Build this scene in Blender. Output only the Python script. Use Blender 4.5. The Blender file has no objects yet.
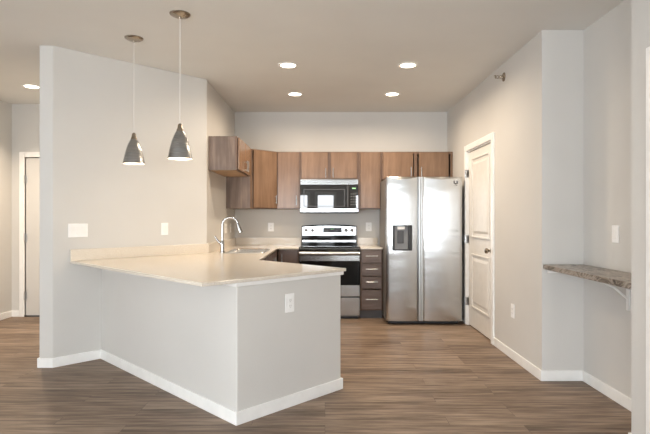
import bpy, bmesh, math
from mathutils import Vector, Matrix
from math import pi, sin, cos, sqrt, radians

S = bpy.context.scene
COL = S.collection
# ------------------------------------------------------------------ camera
EYE = 1.272
cam_d = bpy.data.cameras.new('camera')
cam = bpy.data.objects.new('camera', cam_d)
COL.objects.link(cam)
cam.location = (0, 0, EYE)
cam.rotation_euler = (pi / 2, 0, 0)
cam_d.sensor_width = 36
cam_d.lens = 508 / 650 * 36
cam_d.shift_y = 1 / 650
cam_d.clip_start = 0.05
S.camera = cam
# ------------------------------------------------------------------ light
LAMP = (1.0, 0.81, 0.61)
DOWN_W = 15.5
HALL_W = 28
PENDANT_W = 0.7
DAY_W = 60
SIDE_FILL_W = 24
DAY = (0.93, 0.97, 1.0)
w = bpy.data.worlds.new('sky'); S.world = w; w.use_nodes = True
bg = w.node_tree.nodes['Background']
bg.inputs[0].default_value = (0.86, 0.93, 1.0, 1); bg.inputs[1].default_value = 5.0
S.view_settings.view_transform = 'Standard'
S.view_settings.look = 'None'
S.view_settings.gamma = 1
S.view_settings.use_curve_mapping = False
S.view_settings.exposure = 0.06
S.cycles.use_denoising = True
S.cycles.max_bounces = 12
S.cycles.diffuse_bounces = 8
S.cycles.glossy_bounces = 5
S.cycles.caustics_reflective = False
S.cycles.caustics_refractive = False
S.cycles.sample_clamp_indirect = 6

WINDOWS = [(-3.7, -2.1), (-1.8, -0.55), (-0.28, 0.32), (1.0, 1.6)]   # x ranges in the wall behind
WIN_Z = (0.35, 2.08)
YR = -3.6
for i, (a, b) in enumerate(WINDOWS):
    ld = bpy.data.lights.new('daylight', 'AREA'); ld.shape = 'RECTANGLE'
    ld.size = b - a; ld.size_y = WIN_Z[1] - WIN_Z[0]
    ld.energy = DAY_W * (b - a); ld.color = DAY
    lo = bpy.data.objects.new('daylight', ld); COL.objects.link(lo)
    lo.location = ((a + b) / 2, YR - 0.17, sum(WIN_Z) / 2); lo.rotation_euler = (pi / 2 - 0.08, 0, 0)

ADDED_SIDE_WINDOWS = [(-3.1, -1.5), (-0.9, 0.7)]        # y ranges of unseen windows, added in the left wall for fill light
for a, b in ADDED_SIDE_WINDOWS:
    ld = bpy.data.lights.new('side_fill_light', 'AREA'); ld.shape = 'RECTANGLE'
    ld.size = b - a; ld.size_y = WIN_Z[1] - WIN_Z[0]
    ld.energy = SIDE_FILL_W * (b - a); ld.color = DAY
    lo = bpy.data.objects.new('side_fill_light', ld); COL.objects.link(lo)
    lo.location = (-4.04 - .17, (a + b) / 2, sum(WIN_Z) / 2); lo.rotation_euler = (pi / 2 + .1, 0, -pi / 2)

# ------------------------------------------------------------------ materials
def nodes(name):
    m = bpy.data.materials.new(name); m.use_nodes = True
    nt = m.node_tree
    return m, nt, nt.nodes['Principled BSDF']

def coords(nt, scale=(1, 1, 1), loc=(0, 0, 0)):
    tc = nt.nodes.new('ShaderNodeTexCoord'); mp = nt.nodes.new('ShaderNodeMapping')
    mp.inputs['Scale'].default_value = scale; mp.inputs['Location'].default_value = loc
    nt.links.new(tc.outputs['Object'], mp.inputs['Vector'])
    return mp.outputs['Vector']

def noise(nt, vec, scale=1, detail=4, rough=0.5):
    n = nt.nodes.new('ShaderNodeTexNoise')
    n.inputs['Scale'].default_value = scale; n.inputs['Detail'].default_value = detail
    n.inputs['Roughness'].default_value = rough
    nt.links.new(vec, n.inputs['Vector'])
    return n.outputs['Fac']

def ramp(nt, fac, stops):
    r = nt.nodes.new('ShaderNodeValToRGB')
    while len(r.color_ramp.elements) < len(stops): r.color_ramp.elements.new(0.5)
    for e, (p, c) in zip(r.color_ramp.elements, stops):
        e.position = p; e.color = (*c, 1)
    nt.links.new(fac, r.inputs['Fac'])
    return r.outputs['Color']

def bump(nt, bsdf, fac, strength, dist):
    b = nt.nodes.new('ShaderNodeBump')
    b.inputs['Strength'].default_value = strength; b.inputs['Distance'].default_value = dist
    nt.links.new(fac, b.inputs['Height']); nt.links.new(b.outputs['Normal'], bsdf.inputs['Normal'])
    return b

def paint(name, col, rough=0.6, tex=0.25, scale=90):
    m, nt, p = nodes(name)
    v = coords(nt)
    f = noise(nt, v, 1.3, 3)
    lo = tuple(c * 0.97 for c in col); hi = tuple(min(1, c * 1.03) for c in col)
    nt.links.new(ramp(nt, f, [(0.3, lo), (0.7, hi)]), p.inputs['Base Color'])
    p.inputs['Roughness'].default_value = rough
    p.inputs['Specular IOR Level'].default_value = 0.3
    if tex: bump(nt, p, noise(nt, coords(nt), scale, 3), tex, 0.002)
    return m

def plain(name, col, rough=0.5, metal=0.0, spec=0.5):
    m, nt, p = nodes(name)
    f = noise(nt, coords(nt), 12, 2)
    nt.links.new(ramp(nt, f, [(0.3, tuple(c * 0.96 for c in col)), (0.7, tuple(min(1, c * 1.02) for c in col))]), p.inputs['Base Color'])
    p.inputs['Roughness'].default_value = rough; p.inputs['Metallic'].default_value = metal
    p.inputs['Specular IOR Level'].default_value = spec
    return m

def glow(name, col, strength):
    m, nt, p = nodes(name)
    p.inputs['Base Color'].default_value = (*col, 1)
    p.inputs['Emission Color'].default_value = (*col, 1)
    p.inputs['Emission Strength'].default_value = strength
    return m

def steel(name, base=0.62, rough=0.22, brush=(260, 260, 1.5), strength=0.5, wavy=0.0, aniso=0.0):
    m, nt, p = nodes(name)
    p.inputs['Metallic'].default_value = 1
    p.inputs['Base Color'].default_value = (base * 0.98, base, base * 1.01, 1)
    f = noise(nt, coords(nt, brush), 1, 2)
    mr = nt.nodes.new('ShaderNodeMapRange')
    mr.inputs['To Min'].default_value = rough * 0.8; mr.inputs['To Max'].default_value = rough * 1.25
    nt.links.new(f, mr.inputs['Value']); nt.links.new(mr.outputs['Result'], p.inputs['Roughness'])
    b = bump(nt, p, f, strength, 0.0012)
    if aniso:
        p.inputs['Anisotropic'].default_value = aniso
        tg = nt.nodes.new('ShaderNodeTangent'); tg.direction_type = 'RADIAL'; tg.axis = 'Z'
        nt.links.new(tg.outputs[0], p.inputs['Tangent'])
    if wavy:
        b2 = nt.nodes.new('ShaderNodeBump'); b2.inputs['Strength'].default_value = 1; b2.inputs['Distance'].default_value = wavy
        nt.links.new(noise(nt, coords(nt, (1.0, 1.0, 3.4)), 1.6, 1), b2.inputs['Height'])
        nt.links.new(b2.outputs['Normal'], b.inputs['Normal'])
    return m

def wood(name, dark, mid, light, rough=0.38, axis='z'):
    m, nt, p = nodes(name)
    sc = {'z': (14, 14, 1.1), 'x': (1.1, 14, 14)}[axis]
    f = noise(nt, coords(nt, sc), 1.4, 6, 0.6)
    fine = noise(nt, coords(nt, tuple(s * 6 for s in sc)), 1, 3)
    blotch = noise(nt, coords(nt), 3.2, 2)
    a = nt.nodes.new('ShaderNodeMath'); a.operation = 'MULTIPLY_ADD'; a.inputs[1].default_value = 0.28
    nt.links.new(fine, a.inputs[0]); nt.links.new(f, a.inputs[2])
    b = nt.nodes.new('ShaderNodeMath'); b.operation = 'MULTIPLY_ADD'; b.inputs[1].default_value = 0.35
    nt.links.new(blotch, b.inputs[0]); nt.links.new(a.outputs[0], b.inputs[2])
    nt.links.new(ramp(nt, b.outputs[0], [(0.55, dark), (0.8, mid), (1.05, light)]), p.inputs['Base Color'])
    p.inputs['Roughness'].default_value = rough
    bump(nt, p, fine, 0.12, 0.001)
    return m

def make_floor_mat():
    m, nt, p = nodes('plank_floor')
    br = nt.nodes.new('ShaderNodeTexBrick')
    br.offset = 0.37; br.offset_frequency = 3; br.squash = 1
    br.inputs['Color1'].default_value = (0, 0, 0, 1); br.inputs['Color2'].default_value = (1, 1, 1, 1)
    br.inputs['Mortar'].default_value = (0.3, 0.3, 0.3, 1)
    br.inputs['Scale'].default_value = 1; br.inputs['Mortar Size'].default_value = 0.0008
    br.inputs['Mortar Smooth'].default_value = 0.1
    br.inputs['Brick Width'].default_value = 1.22; br.inputs['Row Height'].default_value = 0.13
    nt.links.new(coords(nt), br.inputs['Vector'])
    # shift the grain plank by plank
    tc = nt.nodes.new('ShaderNodeTexCoord')
    add = nt.nodes.new('ShaderNodeVectorMath'); add.operation = 'MULTIPLY_ADD'
    nt.links.new(br.outputs['Color'], add.inputs[0]); add.inputs[1].default_value = (7, 3, 0)
    nt.links.new(tc.outputs['Object'], add.inputs[2])
    def mapped(sc):
        mp = nt.nodes.new('ShaderNodeMapping'); mp.inputs['Scale'].default_value = sc
        nt.links.new(add.outputs[0], mp.inputs['Vector']); return mp.outputs['Vector']
    f = noise(nt, mapped((1.3, 16, 1)), 1.6, 7, 0.62)
    g = noise(nt, mapped((3.5, 70, 1)), 1, 4, 0.6)
    mix = nt.nodes.new('ShaderNodeMath'); mix.operation = 'MULTIPLY_ADD'; mix.inputs[1].default_value = 0.35
    nt.links.new(g, mix.inputs[0]); nt.links.new(f, mix.inputs[2])
    m2 = nt.nodes.new('ShaderNodeMath'); m2.operation = 'MULTIPLY_ADD'; m2.inputs[1].default_value = 0.16
    nt.links.new(br.outputs['Color'], m2.inputs[0]); nt.links.new(mix.outputs[0], m2.inputs[2])
    c = ramp(nt, m2.outputs[0], [(0.52, (0.080, 0.054, 0.038)), (0.72, (0.200, 0.142, 0.102)), (0.96, (0.37, 0.28, 0.21))])
    mx = nt.nodes.new('ShaderNodeMix'); mx.data_type = 'RGBA'
    nt.links.new(br.outputs['Fac'], mx.inputs['Factor'])
    nt.links.new(c, mx.inputs['A']); mx.inputs['B'].default_value = (0.07, 0.052, 0.04, 1)
    nt.links.new(mx.outputs['Result'], p.inputs['Base Color'])
    p.inputs['Roughness'].default_value = 0.5
    p.inputs['Specular IOR Level'].default_value = 0.3
    bump(nt, p, m2.outputs[0], 0.25, 0.002)
    return m

def make_granite():
    m, nt, p = nodes('grey_veined_laminate')
    v = coords(nt, (1, 0.55, 1))
    n1 = nt.nodes.new('ShaderNodeTexNoise'); n1.inputs['Scale'].default_value = 11; n1.inputs['Detail'].default_value = 8
    n1.inputs['Roughness'].default_value = 0.65; n1.inputs['Distortion'].default_value = 1.6
    nt.links.new(v, n1.inputs['Vector'])
    c = ramp(nt, n1.outputs['Fac'], [(0.36, (0.035, 0.025, 0.02)), (0.45, (0.17, 0.14, 0.11)), (0.53, (0.42, 0.37, 0.32)), (0.60, (0.10, 0.075, 0.06)), (0.70, (0.50, 0.46, 0.42))])
    nt.links.new(c, p.inputs['Base Color']); p.inputs['Roughness'].default_value = 0.3
    return m

def make_quartz():
    m, nt, p = nodes('cream_quartz')
    f = noise(nt, coords(nt), 160, 3, 0.7)
    nt.links.new(ramp(nt, f, [(0.35, (0.60, 0.53, 0.44)), (0.5, (0.72, 0.66, 0.57)), (0.66, (0.80, 0.75, 0.67))]), p.inputs['Base Color'])
    p.inputs['Roughness'].default_value = 0.13
    return m

M = dict(
    wall=paint('greige_wall_paint', (0.64, 0.628, 0.603)),
    ceil=paint('ceiling_paint', (0.76, 0.755, 0.73), 0.75, 0.35, 60),
    trim=plain('white_trim_paint', (0.90, 0.90, 0.885), 0.35),
    door=plain('white_door_paint', (0.80, 0.78, 0.74), 0.4),
    floor=make_floor_mat(),
    quartz=make_quartz(),
    granite=make_granite(),
    wood=wood('stained_maple', (0.155, 0.092, 0.056), (0.205, 0.124, 0.077), (0.255, 0.158, 0.100), 0.24),
    woodb=wood('stained_maple_base_shaded', (0.08, 0.054, 0.046), (0.105, 0.072, 0.062), (0.135, 0.095, 0.082), 0.3),  # same maple as the uppers, dimmer light down there put into the colour
    frame=wood('stained_maple_frame_shaded', (0.11, 0.062, 0.038), (0.15, 0.088, 0.055), (0.19, 0.115, 0.073), 0.3),  # maple darkened to carry the shadows between the doors
    maple=wood('natural_maple', (0.38, 0.23, 0.12), (0.46, 0.29, 0.16), (0.52, 0.34, 0.20), 0.4),
    woodh=wood('stained_maple_drawer_shaded', (0.10, 0.069, 0.058), (0.135, 0.096, 0.082), (0.175, 0.128, 0.110), axis='x'),  # drawer fronts: the same maple, shade put into its colour
    panel=wood('grey_brown_laminate', (0.09, 0.062, 0.047), (0.155, 0.108, 0.082), (0.23, 0.165, 0.128), 0.45),
    toe=plain('grey_toe_board', (0.13, 0.13, 0.135), 0.6),
    steel=steel('brushed_steel', 0.60, 0.22, (300, 300, 2.0), 0.03, wavy=0.0035, aniso=.98),
    steelh=steel('brushed_steel_horizontal', 0.46, 0.16, (1.5, 300, 300), 0.1, aniso=.6),
    rim=plain('polished_steel', (0.85, 0.85, 0.85), 0.18, 1.0),
    shade=steel('spun_metal_shade', 0.40, 0.26, (2, 2, 300), 0.03, aniso=.7),
    satin=steel('satin_steel', 0.66, 0.3, (80, 80, 80), 0.05),
    nickel=steel('brushed_nickel', 0.50, 0.28, (60, 60, 200), 0.1),
    chrome=plain('chrome', (0.45, 0.45, 0.45), 0.07, 1.0),
    brass=plain('aged_nickel', (0.38, 0.33, 0.27), 0.25, 1.0),
    black=plain('black_glass', (0.008, 0.008, 0.009), 0.015, spec=0.9),
    oven=plain('oven_glass', (0.006, 0.006, 0.006), 0.05, spec=0.2),
    blackp=plain('black_plastic', (0.02, 0.02, 0.022), 0.4),
    grey=plain('grey_plastic', (0.30, 0.30, 0.30), 0.35),
    dgrey=plain('dark_grey_plastic', (0.07, 0.07, 0.075), 0.35),
    case=plain('grey_appliance_case', (0.26, 0.25, 0.24), 0.5),
    white=plain('white_plastic', (0.92, 0.92, 0.91), 0.3),
    slot=plain('outlet_slots', (0.12, 0.12, 0.12), 0.5),
    cord=plain('clear_cord', (0.75, 0.73, 0.70), 0.4),
    inner=plain('white_enamel', (0.88, 0.87, 0.84), 0.45),
    lens=glow('lit_lens', (1.0, 0.88, 0.72), 9),
    bulb=glow('lit_bulb', (1.0, 0.86, 0.68), 14),
    digits=glow('green_digits', (0.35, 0.75, 0.35), 0.7),
    marks=plain('pale_markings', (0.45, 0.46, 0.45), 0.4),
)

# ------------------------------------------------------------------ mesh tools
class B:
    def __init__(s): s.bm = bmesh.new()
    def box(s, x0, x1, y0, y1, z0, z1):
        v = [s.bm.verts.new((x, y, z)) for z in (z0, z1) for x, y in ((x0, y0), (x1, y0), (x1, y1), (x0, y1))]
        for f in ((3, 2, 1, 0), (4, 5, 6, 7), (0, 1, 5, 4), (1, 2, 6, 5), (2, 3, 7, 6), (3, 0, 4, 7)):
            s.bm.faces.new([v[i] for i in f])
        return s
    def prism(s, poly, z0, z1):
        a = [s.bm.verts.new((x, y, z0)) for x, y in poly]; b = [s.bm.verts.new((x, y, z1)) for x, y in poly]
        n = len(poly)
        s.bm.faces.new(list(reversed(a))); s.bm.faces.new(b)
        for i in range(n): s.bm.faces.new([a[i], a[(i + 1) % n], b[(i + 1) % n], b[i]])
        return s
    def slab(s, outer, hole, z0, z1):
        "extruded polygon, with a hole"
        es = []
        for loop in (outer, hole):
            vs = [s.bm.verts.new((x, y, z0)) for x, y in loop]
            es += [s.bm.edges.new((vs[i], vs[(i + 1) % len(vs)])) for i in range(len(vs))]
        r = bmesh.ops.triangle_fill(s.bm, use_beauty=True, use_dissolve=False, edges=es)
        fs = [g for g in r['geom'] if isinstance(g, bmesh.types.BMFace)]
        e = bmesh.ops.extrude_face_region(s.bm, geom=fs)
        bmesh.ops.translate(s.bm, verts=[g for g in e['geom'] if isinstance(g, bmesh.types.BMVert)], vec=(0, 0, z1 - z0))
        return s
    def lathe(s, prof, c=(0, 0, 0), seg=32, axis='z', cap=True):
        "prof: (radius, height along the axis)"
        def P(r, h, a):
            u, v = r * cos(a), r * sin(a)
            if axis == 'z': q = (u, v, h)
            elif axis == 'y': q = (u, h, v)
            else: q = (h, u, v)
            return (q[0] + c[0], q[1] + c[1], q[2] + c[2])
        rings = [[s.bm.verts.new(P(r, h, 2 * pi * k / seg)) for k in range(seg)] for r, h in prof]
        for a, b in zip(rings, rings[1:]):
            for k in range(seg): s.bm.faces.new([a[k], a[(k + 1) % seg], b[(k + 1) % seg], b[k]])
        if cap: s.bm.faces.new(list(reversed(rings[0]))); s.bm.faces.new(rings[-1])
        return s
    def tube(s, pts, r, seg=12, closed=False):
        pts = [Vector(p) for p in pts]; n = len(pts); rings = []
        rr = r if isinstance(r, (list, tuple)) else [r] * n
        up = None
        for i, p in enumerate(pts):
            t = ((pts[min(i + 1, n - 1)] - p).normalized() + (p - pts[max(i - 1, 0)]).normalized()).normalized()
            if up is None:
                up = Vector((0, 0, 1)) if abs(t.z) < 0.9 else Vector((1, 0, 0))
            u = (up - t * up.dot(t)).normalized(); v = t.cross(u); up = u
            rings.append([s.bm.verts.new(p + (u * cos(2 * pi * k / seg) + v * sin(2 * pi * k / seg)) * rr[i]) for k in range(seg)])
        for a, b in zip(rings, rings[1:]):
            for k in range(seg): s.bm.faces.new([a[k], a[(k + 1) % seg], b[(k + 1) % seg], b[k]])
        s.bm.faces.new(list(reversed(rings[0]))); s.bm.faces.new(rings[-1])
        return s
    def panel(s, x0, x1, z0, z1, y, rise, edge):
        "a raised field: sloped border rising towards -y"
        o = [s.bm.verts.new((a, y, b)) for a, b in ((x0, z0), (x1, z0), (x1, z1), (x0, z1))]
        g = [s.bm.verts.new((a, y - rise, b)) for a, b in ((x0 + edge, z0 + edge), (x1 - edge, z0 + edge), (x1 - edge, z1 - edge), (x0 + edge, z1 - edge))]
        s.bm.faces.new(g); s.bm.faces.new(list(reversed(o)))
        for i in range(4): s.bm.faces.new([o[i], o[(i + 1) % 4], g[(i + 1) % 4], g[i]])
        return s
    def build(s, name, mat, parent=None, bevel=0, smooth=False, label=None, seg=2):
        bmesh.ops.recalc_face_normals(s.bm, faces=s.bm.faces)
        me = bpy.data.meshes.new(name); s.bm.to_mesh(me); s.bm.free()
        me.materials.append(M[mat] if isinstance(mat, str) else mat)
        if smooth:
            for p in me.polygons: p.use_smooth = True
            me.set_sharp_from_angle(angle=radians(40))
        o = bpy.data.objects.new(name, me); COL.objects.link(o)
        if parent: o.parent = parent
        if bevel:
            b = o.modifiers.new('bevel', 'BEVEL'); b.width = bevel; b.segments = seg; b.limit_method = 'ANGLE'; b.harden_normals = False
        if label: o['label'] = label
        return o

def thing(name, label, cat, loc=(0, 0, 0), rz=0, group=None):
    o = bpy.data.objects.new(name, None); COL.objects.link(o)
    o.location = loc; o.rotation_euler = (0, 0, rz)
    o.empty_display_size = 0.1
    o['label'] = label; o['category'] = cat
    if group: o['group'] = group
    return o

def tag(o, label, cat, group=None):
    o['label'] = label; o['category'] = cat
    if group: o['group'] = group
    return o

def struct(o, label=None, cat=None):
    o['kind'] = 'structure'
    if label: o['label'] = label
    if cat: o['category'] = cat
    return o

def sroot(name, label, cat, loc=(0, 0, 0), rz=0):
    o = thing(name, label, cat, loc, rz); o['kind'] = 'structure'; return o

def copy_tree(o, parent=None):
    c = o.copy(); COL.objects.link(c); c.parent = parent
    for ch in list(o.children): copy_tree(ch, c)
    return c

def uv(u, v):
    "diagonal axes: u = x + y, v = x - y"
    return ((u + v) / 2, (u - v) / 2)

def arc(c, r, a0, a1, n, z):
    return [(c[0] + r * cos(radians(a0 + (a1 - a0) * k / n)), c[1] + r * sin(radians(a0 + (a1 - a0) * k / n)), z) for k in range(n + 1)]

# ------------------------------------------------------------------ layout
CEIL = 2.74
XW, YB = -1.252, 7.04               # kitchen left wall, back wall
XR, XN = 1.695, 2.021               # right wall, niche back
YN0, YN1 = 2.81, 3.97               # niche
VW = -6.635                         # the diagonal wall: x - y
E = (-2.315, 4.32); N = (XW, XW - VW)
XH = -2.430                         # hallway side of the wall end
XL, YH = -4.04, 6.55                # hallway left wall, hallway back wall
A = uv(2.58, VW); Bc = uv(2.58, -3.665); Cc = uv(3.90, -3.665)
TOP, SL = 0.90, 0.022

# ------------------------------------------------------------------ shell
struct(B().box(XL - .15, XR + .6, YR - .3, YB + .2, -0.12, 0).build('floor', 'floor'), 'brown grey wood-look plank floor running side to side', 'floor')
struct(B().box(XL - .15, XR + .6, YR - .3, YB + .2, CEIL, CEIL + .15).build('ceiling', 'ceil'), 'plain greige textured ceiling', 'ceiling')
struct(B().prism([(XH, 4.32), E, N, (XW, YB + .15), (XH, YB + .15)], 0, CEIL).build('wall_left', 'wall', bevel=0.006),
       'greige wall with narrow end and diagonal face behind the peninsula', 'wall')
struct(B().box(XW, XR + .5, YB, YB + .15, 0, CEIL).build('wall_back', 'wall'), 'greige kitchen wall behind the range and refrigerator', 'wall')
PD0, PD1, PDZ = 5.145, 6.065, 2.065   # pantry door opening
wr = B()
wr.box(XR, XR + .5, PD1, YB, 0, CEIL).box(XR, XR + .5, PD0, PD1, PDZ, CEIL)
wr.box(XR + .12, XR + .5, PD0, PD1, 0, PDZ)
wr.prism([(XR, YN1), (XN + .174, YN1), (XN + .174, PD0), (XR, PD0)], 0, CEIL)
wr.box(XN, XN + .174, YN0, YN1, 0, CEIL)
wr.box(XR, XN + .174, YR, YN0, 0, CEIL)
struct(wr.build('wall_right', 'wall'), 'greige wall with pantry door and a shallow niche nearer the viewer', 'wall')
struct(B().box(XL - .15, XH, YH, YH + .15, 0, CEIL).build('wall_hall', 'wall'), 'greige wall at the end of the hallway, left', 'wall')
wl = B(); ys = [YR] + [t for w_ in ADDED_SIDE_WINDOWS for t in w_] + [YH]
wl.box(XL - .15, XL, YR, YH, 0, WIN_Z[0]).box(XL - .15, XL, YR, YH, WIN_Z[1], CEIL)
for i in range(0, len(ys), 2): wl.box(XL - .15, XL, ys[i], ys[i + 1], WIN_Z[0], WIN_Z[1])
struct(wl.build('wall_hall_left', 'wall'), 'greige left side wall of the hallway', 'wall')
wb = B(); xs = [XL - .15] + [t for w_ in WINDOWS for t in w_] + [XR + .6]
wb.box(xs[0], xs[-1], YR - .15, YR, 0, WIN_Z[0]).box(xs[0], xs[-1], YR - .15, YR, WIN_Z[1], CEIL)
for i in range(0, len(xs), 2): wb.box(xs[i], xs[i + 1], YR - .15, YR, WIN_Z[0], WIN_Z[1])
struct(wb.build('wall_rear', 'wall'), 'greige window wall behind the viewer', 'wall')
for i, (a, b) in enumerate(WINDOWS + ADDED_SIDE_WINDOWS):
    if i < len(WINDOWS): r = sroot('window_%d' % (i + 1), 'white framed window in the wall behind the viewer', 'window', ((a + b) / 2, YR, WIN_Z[0]))
    else: r = sroot('window_%d' % (i + 1), 'unseen white framed window added in the left wall for fill light', 'window', (XL, (a + b) / 2, WIN_Z[0]), -pi / 2)
    h = (b - a) / 2; H = WIN_Z[1] - WIN_Z[0]
    B().box(-h - .06, -h, 0, .015, -.06, H + .06).box(h, h + .06, 0, .015, -.06, H + .06).box(-h, h, 0, .015, H, H + .06).box(-h, h, 0, .015, -.06, 0)\
        .build('casing', 'trim', r)
    B().box(-h, -h + .04, -.1, -.05, 0, H).box(h - .04, h, -.1, -.05, 0, H).box(-h + .04, h - .04, -.1, -.05, 0, .05).box(-h + .04, h - .04, -.1, -.05, H - .05, H)\
        .box(-h + .04, h - .04, -.1, -.05, H * .48, H * .48 + .05).build('window_frame', 'trim', r)
# the peninsula half wall
struct(B().prism([A, Bc, Cc, uv(3.90, -3.80), uv(2.74, -3.80), uv(2.74, VW)], 0, TOP - SL).build('wall_peninsula', 'wall', bevel=0.006),
       'greige half wall with two faces under the peninsula counter', 'half wall')
# white cap moulding under the slab
def strip(name, path, t, z0, z1, mat='trim', bevel=0.004, label=None, close=False):
    "a strip of thickness t on the right-hand side of the path, mitred"
    P = [Vector(p) for p in path]; n = len(P); off = []
    for i in range(n):
        d0 = (P[i] - P[i - 1]).normalized() if i else (P[1] - P[0]).normalized()
        d1 = (P[i + 1] - P[i]).normalized() if i < n - 1 else d0
        n0 = Vector((d0.y, -d0.x)); n1 = Vector((d1.y, -d1.x))
        m = (n0 + n1).normalized(); off.append(P[i] + m * (t / max(0.3, m.dot(n0))))
    poly = [tuple(p) for p in P] + [tuple(p) for p in reversed(off)]
    o = B().prism(poly, z0, z1).build(name, mat, bevel=bevel)
    return struct(o, label)
strip('trim_1', [uv(2.58, VW + .02), Bc, Cc, uv(3.90, -3.80)], 0.016, 0.850, TOP - SL, label='white moulding under the peninsula counter edge')
strip('baseboard_left', [(XH, YH - .005), (XH, 4.32), E, A], 0.013, 0, 0.082, label='white baseboard round the end of the left wall')
strip('baseboard_peninsula', [A, Bc, Cc, uv(3.90, -3.80)], 0.013, 0, 0.082, label='white baseboard along the peninsula half wall')
strip('baseboard_right', [(XR, PD0 - .07), (XR, YN1), (XN, YN1), (XN, YN0), (XR, YN0), (XR, 2.665)], 0.013, 0, 0.082, label='white baseboard along the right wall and niche')
strip('baseboard_hall', [(XL, YR), (XL, YH), (-3.94, YH)], 0.013, 0, 0.082, label='white baseboard in the hallway')

# ------------------------------------------------------------------ interior doors
def casing(r, x0, x1, H, wd, t=0.018):
    "flat casing round an opening, local -y is the room side"
    B().box(x0 - wd, x0, -t, 0, 0, H + wd).box(x1, x1 + wd, -t, 0, 0, H + wd).box(x0, x1, -t, 0, H, H + wd).build('casing', 'trim', r, bevel=0.004)
    B().box(x0, x0 + .012, 0, .11, 0, H).box(x1 - .012, x1, 0, .11, 0, H).box(x0 + .012, x1 - .012, 0, .11, H - .012, H).build('jamb', 'trim', r)

# pantry door: local x runs towards the viewer (-Y), front faces the kitchen (-X)
r = sroot('door_1', 'white two-panel pantry door with nickel knob, right of the refrigerator', 'door', (XR, PD1, 0), -pi / 2)
Wd = PD1 - PD0
casing(r, 0, Wd, PDZ, .068)
lf = B().box(.015, Wd - .015, .018, .05, .012, PDZ - .016)
o = lf.build('door_leaf', 'door', r, bevel=0.002)
for z0, z1, nm in ((.235, .86, 'lower'), (1.045, 1.965, 'upper')):
    q = B(); x0, x1 = .15, Wd - .13
    q.box(x0, x0 + .022, .006, .018, z0, z1).box(x1 - .022, x1, .006, .018, z0, z1)
    q.box(x0 + .022, x1 - .022, .006, .018, z0, z0 + .022).box(x0 + .022, x1 - .022, .006, .018, z1 - .022, z1)
    q.panel(x0 + .05, x1 - .05, z0 + .05, z1 - .05, .0185, .010, .03)
    q.build('panel', 'door', o, bevel=0.004)
kb = B().lathe([(.032, 0), (.032, -.006), (.026, -.009)], (Wd - .075, .018, .935), 24, 'y')
kb.lathe([(.011, -.008), (.011, -.03), (.02, -.036), (.0285, -.048), (.028, -.06), (.018, -.070), (.004, -.073)], (Wd - .075, .018, .935), 24, 'y')
kb.build('door_knob', 'brass', o, smooth=True)
for z in (.28, 1.02, 1.80):
    B().box(.001, .012, -.021, .018, z - .045, z + .045).lathe([(.006, -.047), (.006, .047)], (.006, -.022, z), 10).build('hinge', 'nickel', r)

# hallway door
r = sroot('door_2', 'white flat entry door with three dark hinges at the end of the hallway', 'door', (-3.868, YH, 0))
W2 = .92
casing(r, 0, W2, 2.055, .066)
o = B().box(.0125, W2 - .0125, .006, .0425, .03, 2.042).build('door_leaf', 'door', r, bevel=0.002)
B().box(.0, W2, -.015, .1, .0, .02).build('threshold', 'dgrey', r)
for z in (.275, 1.02, 1.77):
    B().box(.001, .03, -.006, .012, z - .05, z + .05).lathe([(.008, -.055), (.008, .055)], (.006, -.022, z), 10).build('hinge', 'satin', r)
B().lathe([(.03, 0), (.03, -.008), (.012, -.012), (.012, -.04), (.028, -.05), (.026, -.065), (.01, -.07)], (W2 - .09, .012, .95), 20, 'y').build('door_knob', 'brass', o, smooth=True)
# hall wall gets its own opening look: a dark reveal is hidden behind the leaf

# door at the right edge of the picture
r = sroot('door_3', 'white cased door cut off by the right edge', 'door', (XR, 2.593, 0), -pi / 2)
B().box(-.062, 0, -.02, 0, 0, 2.16).box(0, .9, -.02, 0, 2.095, 2.16).box(.9, .965, -.02, 0, 0, 2.16).build('casing', 'trim', r, bevel=0.004)
B().box(.003, .897, -.010, 0, .01, 2.09).build('door_leaf', 'door', r)

# ------------------------------------------------------------------ worktops
u0, vP = 2.20, -3.61
P1 = uv(u0, VW + .001); P2 = uv(u0, vP); P3 = uv(3.925, vP)
XF, YF = -0.59, 6.39
I = (XF, 3.925 - XF)
def shrink(p): return p
RX0 = -0.329
outer = [P1, P2, P3, I, (XF, YF), (RX0, YF), (RX0, YB - .001), (XW + .001, YB - .001), (XW + .001, N[1])]
SX0, SX1, SY0, SY1 = -1.045, -0.665, 5.38, 6.02
hole = [(SX0, SY0), (SX1, SY0), (SX1, SY1), (SX0, SY1)]
wt = thing('worktop', 'cream quartz worktop sweeping from the peninsula to the left of the range', 'worktop', (0, 0, 0))
B().slab(outer, hole, TOP - SL, TOP).build('slab', 'quartz', wt, bevel=0.003)
bs = B()
g = .02 * sqrt(2)
bs.prism([P1, (XW + .001, N[1]), (XW + .021, N[1] - .008), uv(u0, VW + g)], TOP, TOP + .1)
bs.box(XW + .001, XW + .021, N[1] + .001, YB - .002, TOP, TOP + .1)
bs.box(XW + .022, RX0, YB - .021, YB - .002, TOP, TOP + .1)
bs.build('backsplash', 'quartz', wt, bevel=0.002)
w2 = thing('worktop', 'short cream worktop over the drawers between range and refrigerator', 'worktop', (0, 0, 0))
B().box(.446, .730, YF, YB - .001, TOP - SL, TOP).build('slab', 'quartz', w2, bevel=0.003)
B().box(.446, .730, YB - .021, YB - .002, TOP, TOP + .1).build('backsplash', 'quartz', w2, bevel=0.002)

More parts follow.
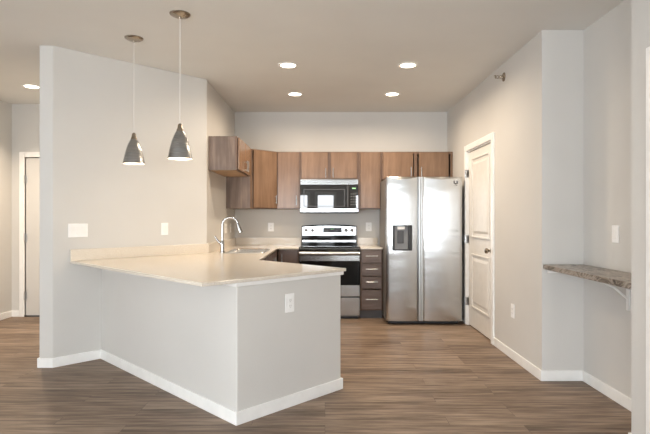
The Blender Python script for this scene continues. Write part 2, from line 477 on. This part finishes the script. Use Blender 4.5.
# ------------------------------------------------------------------ cabinets
def bar_pull(parent, x, y, z, L, vertical=True):
    "bar on two posts in front of the face at y (room side is -y)"
    b = B(); h = L / 2; k = h * .72
    if vertical:
        b.tube([(x, y - .03, z - h), (x, y - .03, z + h)], .0055, 10)
        for s in (-k, k): b.tube([(x, y, z + s), (x, y - .03, z + s)], .0045, 8)
    else:
        b.tube([(x - h, y - .03, z), (x + h, y - .03, z)], .0055, 10)
        for s in (-k, k): b.tube([(x + s, y, z), (x + s, y - .03, z)], .0045, 8)
    return b.build('handle', 'nickel', parent, smooth=True)

def front(parent, name, x0, x1, z0, z1, mat, pull):
    o = B().box(x0, x1, -.0235, -.0045, z0, z1).build(name, mat, parent, bevel=0.003)
    if pull == 'h': bar_pull(o, (x0 + x1) / 2, -.0235, (z0 + z1) / 2 + .01, .15, False)
    elif pull:
        side, zc = pull
        bar_pull(o, x1 - .03 if side == 'r' else x0 + .03, -.0235, zc, .125)
    return o

def cabinet(name, label, loc, rz, W, D, H, doors, base=False, drawers=None, top=True, body_mat='panel', group=None):
    "local: x 0..W, front at y = 0 (room side -y), z 0..H"
    t = thing(name, label, 'cabinet', loc, rz, 'base cabinets' if base else 'wall cabinets')
    z0 = .105 if base else 0
    b = B()
    b.box(0, .018, .019, D, z0, H).box(W - .018, W, .019, D, z0, H)
    b.box(.018, W - .018, D - .008, D, z0, H)
    if top: b.box(.018, W - .018, .019, D - .008, H - .018, H)
    b.build('carcass', body_mat, t, bevel=0.001)
    B().box(.018, W - .018, .019, D - .008, z0, z0 + .018).build('bottom_panel', 'maple', t)
    fw = .032
    f = B().box(0, fw, 0, .019, z0, H).box(W - fw, W, 0, .019, z0, H).box(fw, W - fw, 0, .019, z0, z0 + fw).box(fw, W - fw, 0, .019, H - fw, H)
    zs = [d[0] for d in (drawers or [])]
    for z in zs[1:]: f.box(fw, W - fw, 0, .019, z - .018, z + .006)
    n = len(doors)
    for i in range(1, n):
        xm = (doors[i - 1][1] + doors[i][0]) / 2
        f.box(xm - .02, xm + .02, 0, .019, z0 + fw, H - fw)
    f.build('face_frame', 'frame', t, bevel=0.001)
    for d in doors: front(t, 'door', d[0], d[1], d[2], d[3], 'woodb' if base else 'wood', d[4])
    for d in (drawers or []): front(t, 'drawer', .016, W - .016, d[0], d[1], 'woodh', 'h')
    if base: B().box(.0, W, .045, .06, 0, z0).build('toe_kick', 'toe', t)
    return t

UZ0, UZ1 = 1.392, 2.150
UY = YB - .305                      # face of the upper cabinets
UH = UZ1 - UZ0
# over the sink, on the left wall (front towards +X)
SH = 1.785; h = UZ1 - SH
cabinet('wall_cabinet', 'short two-door wall cabinet on the left wall above the sink', (XW + .308, 5.45, SH), pi / 2, .86, .306, h,
        [(.012, .42, .008, h - .012, ('r', .085)), (.448, .848, .008, h - .012, ('l', .085))])
# diagonal corner cabinet
c = thing('corner_wall_cabinet', 'diagonal corner wall cabinet with one warm brown door', 'cabinet', (XW + .001, YB - .001, UZ0), 0, 'wall cabinets')
K, dd = .61, .305
B().prism([(0, 0), (0, -K), (dd, -K), (K, -dd), (K, 0)], 0, UH).build('carcass', 'panel', c, bevel=0.001)
L = (K - dd) * sqrt(2)
def diag(bm_, x0, x1, y0, y1, z0, z1):
    ex = Vector((1, 1)) / sqrt(2); ey = Vector((-1, 1)) / sqrt(2); o_ = Vector((dd, -K))
    return bm_.prism([tuple(o_ + ex * a + ey * b_) for a, b_ in ((x0, y0), (x1, y0), (x1, y1), (x0, y1))], z0, z1)
q = B()
for a in ((0, .02, 0, UH), (L - .02, L, 0, UH), (.02, L - .02, 0, .02), (.02, L - .02, UH - .02, UH)): diag(q, a[0], a[1], -.003, .0, a[2], a[3])
q.build('face_frame', 'frame', c)
q = B(); diag(q, .038, L - .016, -.0265, -.0075, .012, UH - .012)
q2 = q.build('door', 'wood', c, bevel=0.004)
ex = Vector((1, 1, 0)) / sqrt(2); ey = Vector((1, -1, 0)) / sqrt(2); o_ = Vector((dd, -K, 0))
hb = o_ + ex * (L - .045) + ey * .053 + Vector((0, 0, .12))
q = B().tube([hb - Vector((0, 0, .055)), hb + Vector((0, 0, .055))], .0055, 10)
for s in (-.04, .04): q.tube([hb + Vector((0, 0, s)), hb + Vector((0, 0, s)) - ey * .03], .0045, 8)
q.build('handle', 'nickel', q2, smooth=True)
# along the back wall
cabinet('wall_cabinet', 'tall single-door wall cabinet between the corner cabinet and the microwave', (-.638, UY, UZ0), 0, .308, .303, UH,
        [(.012, .292, .012, UH - .012, ('r', .115))])
MZ = 1.782; h = UZ1 - MZ
cabinet('wall_cabinet', 'short two-door wall cabinet directly above the microwave', (-.328, UY, MZ), 0, .766, .303, h,
        [(.02, .367, .012, h - .012, ('r', .085)), (.405, .748, .012, h - .012, ('l', .085))])
cabinet('wall_cabinet', 'narrow tall wall cabinet right of the microwave', (.440, UY, UZ0), 0, .308, .303, UH,
        [(.028, .286, .012, UH - .012, None)])
cabinet('wall_cabinet', 'wide two-door wall cabinet above the refrigerator', (.750, UY, MZ), 0, .943, .303, h,
        [(.02, .415, .012, h - .012, ('r', .10)), (.49, .885, .012, h - .012, ('l', .10))])
# base cabinets
BH = TOP - SL - .001
cabinet('base_cabinet', 'single-door base cabinet in the corner left of the range', (-.59, YF + .035, 0), 0, .258, .60, BH,
        [(.018, .242, .12, BH - .014, ('l', .76))], base=True)
cabinet('drawer_cabinet', 'narrow four-drawer base cabinet between range and refrigerator', (.447, YF + .028, 0), 0, .281, .60, BH, [],
        base=True, drawers=[(.12, .362), (.390, .528), (.550, .690), (.712, .858)])
cabinet('sink_base_cabinet', 'two-door base cabinet under the sink on the left wall', (XF - .028, 5.30, 0), pi / 2, 1.00, .60, BH,
        [(.018, .485, .12, BH - .014, ('r', .76)), (.515, .982, .12, BH - .014, ('l', .76))], base=True, top=False)
cabinet('base_cabinet', 'base cabinet where the peninsula meets the sink run', (XF - .028, 4.60, 0), pi / 2, .695, .60, BH,
        [(.018, .677, .12, BH - .014, ('l', .76))], base=True)
cabinet('base_cabinet', 'two-door base cabinet behind the peninsula half wall', (*uv(3.86, -3.81), 0), radians(135), .84, .60, BH,
        [(.018, .40, .12, BH - .014, ('r', .76)), (.43, .822, .12, BH - .014, ('l', .76))], base=True)

# ------------------------------------------------------------------ sink and faucet
sk = thing('sink', 'stainless steel drop-in sink in the worktop by the left wall', 'sink', ((SX0 + SX1) / 2, (SY0 + SY1) / 2, TOP))
hx, hy = (SX1 - SX0) / 2, (SY1 - SY0) / 2
b = B(); bm_ = b.bm
def loop(hx_, hy_, z, r, seg=6):
    out = []
    for cx_, cy_, a0 in ((1, 1, 0), (-1, 1, 90), (-1, -1, 180), (1, -1, 270)):
        for k in range(seg + 1):
            a = radians(a0 + 90 * k / seg)
            out.append(bm_.verts.new((cx_ * (hx_ - r) + r * cos(a), cy_ * (hy_ - r) + r * sin(a), z)))
    return out
lps = [loop(hx + .026, hy + .026, .0006, .03), loop(hx + .020, hy + .020, .009, .03), loop(hx - .004, hy - .004, .009, .03), loop(hx - .014, hy - .014, -.004, .03),
       loop(hx - .022, hy - .022, -.16, .04), loop(hx - .06, hy - .06, -.18, .05)]
for p_, q_ in zip(lps, lps[1:]):
    for k in range(len(p_)): bm_.faces.new([p_[k], p_[(k + 1) % len(p_)], q_[(k + 1) % len(p_)], q_[k]])
bm_.faces.new(lps[-1])
b.build('basin', 'rim', sk, smooth=True)
B().lathe([(.045, -.1795), (.043, -.176), (.03, -.178)], (0, 0, 0), 24).build('drain', 'chrome', sk, smooth=True)

fc = thing('faucet', 'chrome gooseneck kitchen faucet with side lever beside the sink', 'faucet', (-1.112, 5.50, TOP))
B().lathe([(.03, .0005), (.03, .006), (.022, .012), (.021, .11), (.018, .125), (.013, .13)], (0, 0, 0), 24).build('body', 'chrome', fc, smooth=True)
R = .082
pts = [(0, 0, .12), (0, 0, .2), (0, 0, .295)] + [(R - R * cos(radians(a)), 0, .295 + R * sin(radians(a))) for a in range(12, 170, 12)]
pts = [(x, x * .12, z) for x, y, z in pts]
B().tube(pts, .0135, 14).build('spout', 'chrome', fc, smooth=True)
e = Vector(pts[-1]); d = (e - Vector(pts[-2])).normalized()
B().tube([e - d * .004, e + d * .02, e + d * .05, e + d * .10, e + d * .104], [.0145, .018, .021, .024, .020], 14).build('spray_head', 'chrome', fc, smooth=True)
B().tube([(-.008, -.005, .09), (-.03, -.008, .105), (-.055, -.012, .135), (-.08, -.016, .175)], [.015, .012, .011, .009], 12).build('lever', 'chrome', fc, smooth=True)

# ------------------------------------------------------------------ range
rg = thing('range', 'freestanding stainless electric range with black glass top and oven door', 'range', (.057, 6.385, 0))
hw = .379
B().box(-hw, hw, .03, .62, .03, .893).build('body', 'case', rg)
B().box(-hw + .02, hw - .02, .045, .6, 0, .03).build('plinth', 'blackp', rg)
ct = B().box(-hw - .001, hw + .001, .0, .57, .8935, .912).build('cooktop', 'black', rg, bevel=0.005)
for x, y, rr_ in ((-.19, .15, .10), (.19, .15, .085), (-.19, .42, .075), (.19, .42, .095)):
    q = B()
    q.lathe([(rr_, .9121), (rr_, .9125), (rr_ - .004, .9125), (rr_ - .004, .9121)], (x, y, 0), 40, cap=False)
    q.build('burner_ring', 'dgrey', ct)
bgd = B()
npt = 14
prof = [(-hw, .93)] + [(-hw + .004 + (2 * hw - .008) * k / npt, 1.165 + .018 * (1 - (2 * k / npt - 1) ** 2)) for k in range(npt + 1)] + [(hw, .93)]
def xz_prism(b_, prof_, y0, y1):
    a = [b_.bm.verts.new((x, y0, z)) for x, z in prof_]; c_ = [b_.bm.verts.new((x, y1, z)) for x, z in prof_]
    n_ = len(prof_); b_.bm.faces.new(a); b_.bm.faces.new(list(reversed(c_)))
    for i_ in range(n_): b_.bm.faces.new([a[i_], a[(i_ + 1) % n_], c_[(i_ + 1) % n_], c_[i_]])
    return b_
prof[0] = (-hw, .9125); prof[-1] = (hw, .9125)
bk = xz_prism(bgd, prof, .575, .63).build('backguard', 'oven', rg, bevel=0.005)
prof2 = [(-hw + .012, 1.033)] + [(-hw + .012 + (2 * hw - .024) * k / npt, 1.150 + .016 * (1 - (2 * k / npt - 1) ** 2)) for k in range(npt + 1)] + [(hw - .012, 1.033)]
xz_prism(B(), prof2, .562, .5745).build('control_panel', 'steelh', bk, bevel=0.002)
B().box(-.082, .172, .5585, .5618, 1.076, 1.140).build('display', 'blackp', bk, bevel=0.001)
q = B()
for k, seg in enumerate(('abcdef', 'bc', 'abged')):
    x0 = .026 + k * .013
    S7 = {'a': (0, .008, .0145, .016), 'b': (.0065, .008, .008, .016), 'c': (.0065, .008, 0, .008), 'd': (0, .008, 0, .0015), 'e': (0, .0015, 0, .008), 'f': (0, .0015, .008, .016), 'g': (0, .008, .007, .0085)}
    for s_ in seg:
        a = S7[s_]; q.box(x0 + a[0], x0 + a[1], .5575, .5583, 1.112 + a[2], 1.112 + a[3])
q.build('clock_digits', 'digits', bk)
for x, z in ((-.06, 1.125), (-.03, 1.125), (-.06, 1.10), (-.03, 1.10), (.10, 1.125), (.13, 1.125), (.152, 1.108), (.10, 1.10)):
    B().box(x, x + .012, .5575, .5583, z, z + .003).build('button_mark', 'marks', bk)
for x in (-.315, -.228, .232, .312):
    k_ = B().lathe([(.024, 0), (.0235, -.006), (.019, -.012), (.018, -.028), (.015, -.032)], (x, .5618, 1.104), 24, 'y').build('knob', 'grey', rg, smooth=True)
    B().box(x - .002, x + .002, .5285, .5298, 1.106, 1.119).build('pointer', 'blackp', k_)
B().box(-hw + .01, hw - .01, .566, .5748, .940, .972).build('reflection_strip', 'steelh', bk, bevel=0.002)  # bright strip standing in for a reflection at the cooktop
# oven door
dr = B().box(-hw, hw, -.005, .029, .285, .882).build('oven_door', 'steelh', rg, bevel=0.003)
B().box(-hw + .001, hw - .001, -.009, -.0055, .428, .733).build('window', 'oven', dr, bevel=0.001)
B().box(-hw + .001, hw - .001, -.009, -.0055, .800, .880).build('handle_shadow_strip', 'black', dr, bevel=0.001)  # black strip painted in for the shadow behind the handle
hd = B().tube([(-hw + .004, -.045, .832), (-hw * .5, -.058, .832), (0, -.062, .832), (hw * .5, -.058, .832), (hw - .004, -.045, .832)], .0195, 16)
for x in (-hw + .03, hw - .03): hd.box(x - .012, x + .012, -.047, -.0095, .822, .842)
hd.build('handle', 'satin', dr, smooth=True)
B().box(-hw, hw, -.003, .029, .045, .272).build('storage_drawer', 'steelh', rg, bevel=0.003)
B().box(-hw, hw, .006, .029, .2725, .2845).build('drawer_gap', 'blackp', rg)

# ------------------------------------------------------------------ microwave
mw = thing('microwave', 'stainless over-the-range microwave with black window', 'microwave', (.056, 6.655, 1.335))
mh = .445; hw2 = .381
B().box(-hw2, hw2, .02, .38, .012, mh - .001).build('body', 'case', mw)
B().box(-hw2, hw2, -.002, .36, 0, .0118).build('underside', 'blackp', mw, bevel=0.002)
B().box(-hw2, hw2, -.012, .0195, mh - .074, mh - .001).build('vent_grille', 'steelh', mw, bevel=0.004)
q = B()
q.box(-hw2 + .03, hw2 - .03, -.014, -.0125, mh - .012, mh - .009)
q.build('grille_slot', 'blackp', mw)
md = B().box(-hw2, .262, -.010, .0195, .065, mh - .076).build('door', 'black', mw, bevel=0.003)
q = B()
x0, x1, z0, z1 = -.335, .205, .088, .315
for a in ((x0, x1, z0, z0 + .008), (x0, x1, z1 - .008, z1), (x0, x0 + .008, z0 + .008, z1 - .008), (x1 - .008, x1, z0 + .008, z1 - .008)):
    q.box(a[0], a[1], -.0125, -.0105, a[2], a[3])
q.build('window_frame', 'dgrey', md)
B().box(.232, .252, -.040, -.0105, .075, mh - .085).build('handle', 'dgrey', md, bevel=0.006)
cp = B().box(.264, hw2, -.010, .0195, .065, mh - .076).build('control_panel', 'black', mw, bevel=0.003)
for r_ in range(5):
    for c_ in range(3): B().box(.280 + c_ * .028, .296 + c_ * .028, -.0115, -.0105, .11 + r_ * .035, .114 + r_ * .035).build('button_mark', 'marks', cp)
B().box(.30, .345, -.0115, -.0105, .318, .332).build('clock_digits', 'digits', cp)
B().box(-hw2, hw2, -.012, .0195, .0122, .063).build('lower_band', 'steelh', mw, bevel=0.004)

# ------------------------------------------------------------------ refrigerator
fx0, fx1 = 0.732, 1.634
fr = thing('refrigerator', 'stainless side-by-side refrigerator with ice and water dispenser', 'refrigerator', ((fx0 + fx1) / 2, 6.05, 0))
fh = 1.762; hf = (fx1 - fx0) / 2
B().box(-hf + .004, hf - .004, .10, .80, .03, fh - .015).build('case', 'case', fr, bevel=0.004)
B().box(-hf + .03, hf - .03, .06, .099, .004, .075).build('toe_grille', 'blackp', fr, bevel=0.003)
for x in (-hf + .06, hf - .06):
    for y in (.12, .72): B().lathe([(.02, 0), (.02, .008), (.008, .01), (.008, .0295)], (x, y, 0), 16).build('foot', 'blackp', fr)
split = -.044          # gap between the doors (local x)
DISP = (.802 - (fx0 + fx1) / 2, 1.034 - (fx0 + fx1) / 2, .885, 1.187)
def fridge_door(name, x0, x1, cut=None):
    b_ = B(); z0, z1 = .048, fh
    nx, nz = 24, 44
    xs_ = sorted(set([x0 + (x1 - x0) * k / nx for k in range(nx + 1)] + ([cut[0], cut[1]] if cut else [])))
    zs_ = sorted(set([z0 + (z1 - .10 - z0) * k / nz for k in range(nz + 1)] + [z1 - .10 + .1 * k / 40 for k in range(1, 41)] + ([cut[2], cut[3]] if cut else [])))
    def yf(x, z):
        t = 2 * (x - x0) / (x1 - x0) - 1
        bulge = .022 * (1 - t * t)
        edge = .010 * max(0, (abs(t) - .93) / .07) ** 2
        top = (z1 - z) * .75 + .0005
        return -min(bulge, top) + edge
    g_ = [[b_.bm.verts.new((x, yf(x, z), z)) for x in xs_] for z in zs_]
    def inside(i, j):
        return cut and cut[0] - 1e-6 <= xs_[i] and xs_[i + 1] <= cut[1] + 1e-6 and cut[2] - 1e-6 <= zs_[j] and zs_[j + 1] <= cut[3] + 1e-6
    for j in range(len(zs_) - 1):
        for i in range(len(xs_) - 1):
            if inside(i, j): continue
            b_.bm.faces.new([g_[j][i], g_[j][i + 1], g_[j + 1][i + 1], g_[j + 1][i]])
    # sides and back
    be = [e_ for e_ in b_.bm.edges if e_.is_boundary]
    outer_e = []
    for e_ in be:
        mx_ = (e_.verts[0].co + e_.verts[1].co) / 2
        if cut and cut[0] - 1e-4 < mx_.x < cut[1] + 1e-4 and cut[2] - 1e-4 < mx_.z < cut[3] + 1e-4: continue
        outer_e.append(e_)
    r_ = bmesh.ops.extrude_edge_only(b_.bm, edges=outer_e)
    nv = [v_ for v_ in r_['geom'] if isinstance(v_, bmesh.types.BMVert)]
    for v_ in nv: v_.co.y = .085
    ne = [e_ for e_ in r_['geom'] if isinstance(e_, bmesh.types.BMEdge) and e_.is_boundary and all(abs(v_.co.y - .085) < 1e-5 for v_ in e_.verts)]
    bmesh.ops.contextual_create(b_.bm, geom=ne)
    if cut:   # walls of the dispenser recess
        ie = [e_ for e_ in b_.bm.edges if e_.is_boundary]
        r_ = bmesh.ops.extrude_edge_only(b_.bm, edges=ie)
        for v_ in [v for v in r_['geom'] if isinstance(v, bmesh.types.BMVert)]: v_.co.y = .06
    return b_.build(name, 'steel', fr, smooth=True)
ld_ = fridge_door('freezer_door', -hf, split - .024, DISP)
rd_ = fridge_door('fridge_door', split + .024, hf)
for s, par in ((-1, ld_), (1, rd_)):
    x0, x1 = sorted((split + s * .0235, split + s * .003))
    B().box(x0, x1, -.028, .084, .048, fh).build('handle', 'satin', par, bevel=0.006, seg=3)
# dispenser
x0, x1, z0, z1 = DISP
dp = B().box(x0, x0 + .024, -.028, .05, z0, z1).box(x1 - .042, x1, -.028, .05, z0, z1).box(x0 + .024, x1 - .042, -.028, .05, z1 - .012, z1)\
    .box(x0 + .024, x1 - .042, -.028, .05, z0, z0 + .008).build('dispenser', 'blackp', fr, bevel=0.002)
B().box(x0 + .0242, x1 - .0422, .03, .05, z0 + .0085, z1 - .0125).build('recess_back', 'grey', dp)
B().box(x0 + .06, x1 - .085, -.018, .0295, z1 - .05, z1 - .013).build('nozzle', 'white', dp, bevel=0.004)
B().box(x0 + .062, x1 - .095, .002, .016, z0 + .085, z1 - .068).build('paddle', 'dgrey', dp, bevel=0.004)
B().box(x0 + .03, x1 - .048, -.02, .0295, z0 + .0085, z0 + .016).build('drip_tray', 'dgrey', dp)
# square badge
bx, bz = 1.553 - (fx0 + fx1) / 2, 1.688
q = B()
q.box(bx - .024, bx - .013, -.0165, -.008, bz - .008, bz + .028).box(bx + .013, bx + .024, -.0165, -.008, bz - .008, bz + .028)
q.box(bx - .014, bx + .014, -.0155, -.008, bz - .008, bz).box(bx - .016, bx - .006, -.0155, -.008, bz - .03, bz - .024).box(bx + .004, bx + .016, -.0155, -.008, bz - .03, bz - .024)
q.box(bx - .004, bx + .004, -.0155, -.008, bz - .018, bz - .008)
q.build('badge', 'blackp', rd_)

# ------------------------------------------------------------------ shelf in the niche
sh = thing('niche_shelf', 'grey brown stone-look desk shelf filling the niche in the right wall', 'shelf', (0, 0, 0))
B().box(XR + .008, XN - .001, YN0 + .001, YN1 - .001, .873, .910).build('shelf_top', 'granite', sh, bevel=0.004)
B().box(XR + .04, XN - .014, YN1 - .022, YN1 - .002, .845, .8728).build('cleat', 'trim', sh)
br_ = thing('shelf_bracket', 'white metal shelf bracket with diagonal brace under the niche shelf', 'bracket', (XN, 3.375, .8725))
B().box(-.012, -.001, -.014, .014, -.215, -.001).box(-.24, -.012, -.014, .014, -.008, -.001).tube([(-.20, 0, -.012), (-.10, 0, -.062), (-.008, 0, -.14)], .008, 8)\
    .build('bracket_arm', 'trim', br_)

# ------------------------------------------------------------------ wall plates
def plate(kind, label, pos, ang, gangs, Wp, Hp=.12, name=None):
    "ang: direction the plate faces; local -y faces the room"
    t = thing(name or kind, label, 'outlet' if kind == 'wall_outlet' else 'switch', pos, ang, 'wall outlets' if kind == 'wall_outlet' else 'wall switches')
    p_ = B().box(-Wp / 2, Wp / 2, -.006, -.0005, -Hp / 2, Hp / 2).build('cover_plate', 'white', t, bevel=0.003)
    for k in range(gangs):
        x = (k - (gangs - 1) / 2) * .046
        if kind == 'wall_switch':
            B().box(x - .0165, x + .0165, -.010, -.0062, -.034, .034).build('rocker', 'trim', t, bevel=0.002)
        else:
            q_ = B().box(x - .0165, x + .0165, -.0085, -.0062, -.034, .034).build('receptacle', 'trim', t, bevel=0.001)
            for z_ in (-.019, .019):
                for a_, b_, c_, d_ in ((-.007, -.005, -.004, .005), (.005, .007, -.004, .005), (-.002, .002, -.011, -.008)):
                    B().box(x + a_, x + b_, -.0093, -.0086, z_ + c_, z_ + d_).build('slot', 'slot', q_)
    return t
d45 = radians(45)
def on_diag(px):      # point of the diagonal wall seen at a bearing
    k = (px - 325) / 508; y = -VW / (1 - k); return (k * y, y)
x, y = on_diag(78); plate('wall_switch', 'wide three-rocker white switch plate at the left of the diagonal wall', (x, y, 1.163), d45, 3, .166)
x, y = on_diag(164.5); plate('wall_switch', 'single white switch plate on the diagonal wall near the pendants', (x, y, 1.163), d45, 1, .075)
y = -(-3.665) / (1 - (289.5 - 325) / 508); x = y - 3.665
plate('wall_outlet', 'white outlet on the right face of the peninsula half wall', (x, y, .70), d45, 1, .078, .125)
plate('wall_outlet', 'white outlet on the back wall left of the range', (-.748, YB, 1.147), 0, 1, .08)
plate('wall_outlet', 'white outlet on the back wall between range and refrigerator', (.606, YB, 1.150), 0, 1, .08)
plate('wall_outlet', 'two-gang white plate on the left wall just behind the faucet', (XW, 6.40, 1.14), pi / 2, 2, .12)
plate('wall_outlet', 'single white plate on the left wall nearer the back corner', (XW, 6.72, 1.14), pi / 2, 1, .075)
plate('wall_outlet', 'white outlet low on the right wall near the pantry door', (XR, 4.58, .434), -pi / 2, 1, .078, .125)
plate('wall_switch', 'white switch above the shelf in the niche', (XN, 3.53, 1.16), -pi / 2, 1, .08)

# ------------------------------------------------------------------ sidewall sprinkler
sp = thing('sprinkler_head', 'small metal sidewall sprinkler high on the right wall', 'sprinkler', (XR, 4.81, 2.607))
B().lathe([(.042, -.0005), (.042, -.005), (.03, -.012), (.018, -.014)], (0, 0, 0), 24, 'x').build('escutcheon', 'brass', sp, smooth=True)
B().lathe([(.014, -.0135), (.014, -.035), (.010, -.04), (.010, -.05)], (0, 0, 0), 16, 'x').tube([(-.048, 0, .009), (-.066, 0, .012), (-.078, 0, .004)], .004, 8)\
    .tube([(-.048, 0, -.009), (-.066, 0, -.012), (-.078, 0, -.004)], .004, 8).build('sprinkler_body', 'brass', sp, smooth=True)
B().lathe([(.014, -.078), (.016, -.081)], (0, 0, 0), 16, 'x').box(-.095, -.079, -.012, .012, .010, .013).build('deflector', 'brass', sp)

# ------------------------------------------------------------------ ceiling lights
def downlight(pos, label, watts, group='recessed ceiling lights', R=.098):
    t = thing('recessed_light', label, 'ceiling light', (*pos, CEIL), 0, group)
    B().lathe([(R, -.0005), (R, -.005), (R - .012, -.009), (R - .026, -.006), (R - .026, -.0005)], (0, 0, 0), 40, cap=False).build('trim_ring', 'trim', t, smooth=True)
    B().lathe([(R - .027, -.0015), (R - .027, -.0045)], (0, 0, 0), 40).build('lens', 'lens', t)
    l = bpy.data.lights.new('downlight_lamp', 'AREA'); l.shape = 'DISK'; l.size = .13; l.energy = watts; l.color = LAMP; l.spread = radians(164 if watts == DOWN_W else 125)
    lo = bpy.data.objects.new('downlight_lamp', l); COL.objects.link(lo); lo.parent = t; lo.location = (0, 0, -.0065)
    return t
downlight((-.355, 4.875), 'round lit recessed ceiling light, nearer one on the left', DOWN_W)
downlight((.795, 4.875), 'round lit recessed ceiling light, nearer one on the right', DOWN_W)
downlight((-.355, 6.01), 'round lit recessed ceiling light, farther one on the left', DOWN_W)
downlight((.795, 6.01), 'round lit recessed ceiling light, farther one on the right', DOWN_W)
downlight((-3.27, 5.66), 'lit round ceiling light in the hallway beside the wall end', HALL_W)

def pendant(pos, zb, label):
    t = thing('pendant_light', label, 'pendant light', (*pos, CEIL), 0, 'pendants over the peninsula')
    B().lathe([(.074, -.0005), (.072, -.006), (.055, -.016), (.03, -.022), (.012, -.026), (.008, -.036)], (0, 0, 0), 36).build('canopy', 'brass', t, smooth=True)
    zb = zb - CEIL; Hs = .20
    B().tube([(0, 0, -.034), (0, 0, zb + Hs + .052)], .0028, 8).build('cord', 'cord', t)
    B().lathe([(.008, zb + Hs + .054), (.016, zb + Hs + .045), (.019, zb + Hs + .02), (.024, zb + Hs + .012), (.026, zb + Hs - .004)], (0, 0, 0), 24).build('socket_cap', 'brass', t, smooth=True)
    pr = [(.087, 0), (.083, .02), (.077, .05), (.068, .09), (.057, .13), (.044, .165), (.032, .19), (.026, .2)]
    B().lathe([(a, zb + h_) for a, h_ in pr], (0, 0, 0), 48, cap=False).build('shade', 'shade', t, smooth=True)
    B().lathe([(a - .0025, zb + h_ + (.001 if i == 0 else 0)) for i, (a, h_) in enumerate(pr[:-1])] + [(.012, zb + .192)], (0, 0, 0), 48, cap=False)\
        .build('shade_lining', 'inner', t, smooth=True, label='white inside of the shade')
    B().lathe([(.008, zb + .16), (.014, zb + .13), (.03, zb + .09), (.034, zb + .065), (.028, zb + .04), (.012, zb + .028), (.002, zb + .026)], (0, 0, 0), 24).build('bulb', 'bulb', t, smooth=True)
    l = bpy.data.lights.new('pendant_lamp', 'POINT'); l.energy = PENDANT_W; l.color = LAMP; l.shadow_soft_size = .03
    lo = bpy.data.objects.new('pendant_lamp', l); COL.objects.link(lo); lo.parent = t; lo.location = (0, 0, zb + .012)
pendant((-1.558, 4.143), 1.713, 'brushed metal cone pendant, the left one of the two over the peninsula')
pendant((-1.043, 3.655), 1.697, 'brushed metal cone pendant, the right one of the two over the peninsula')
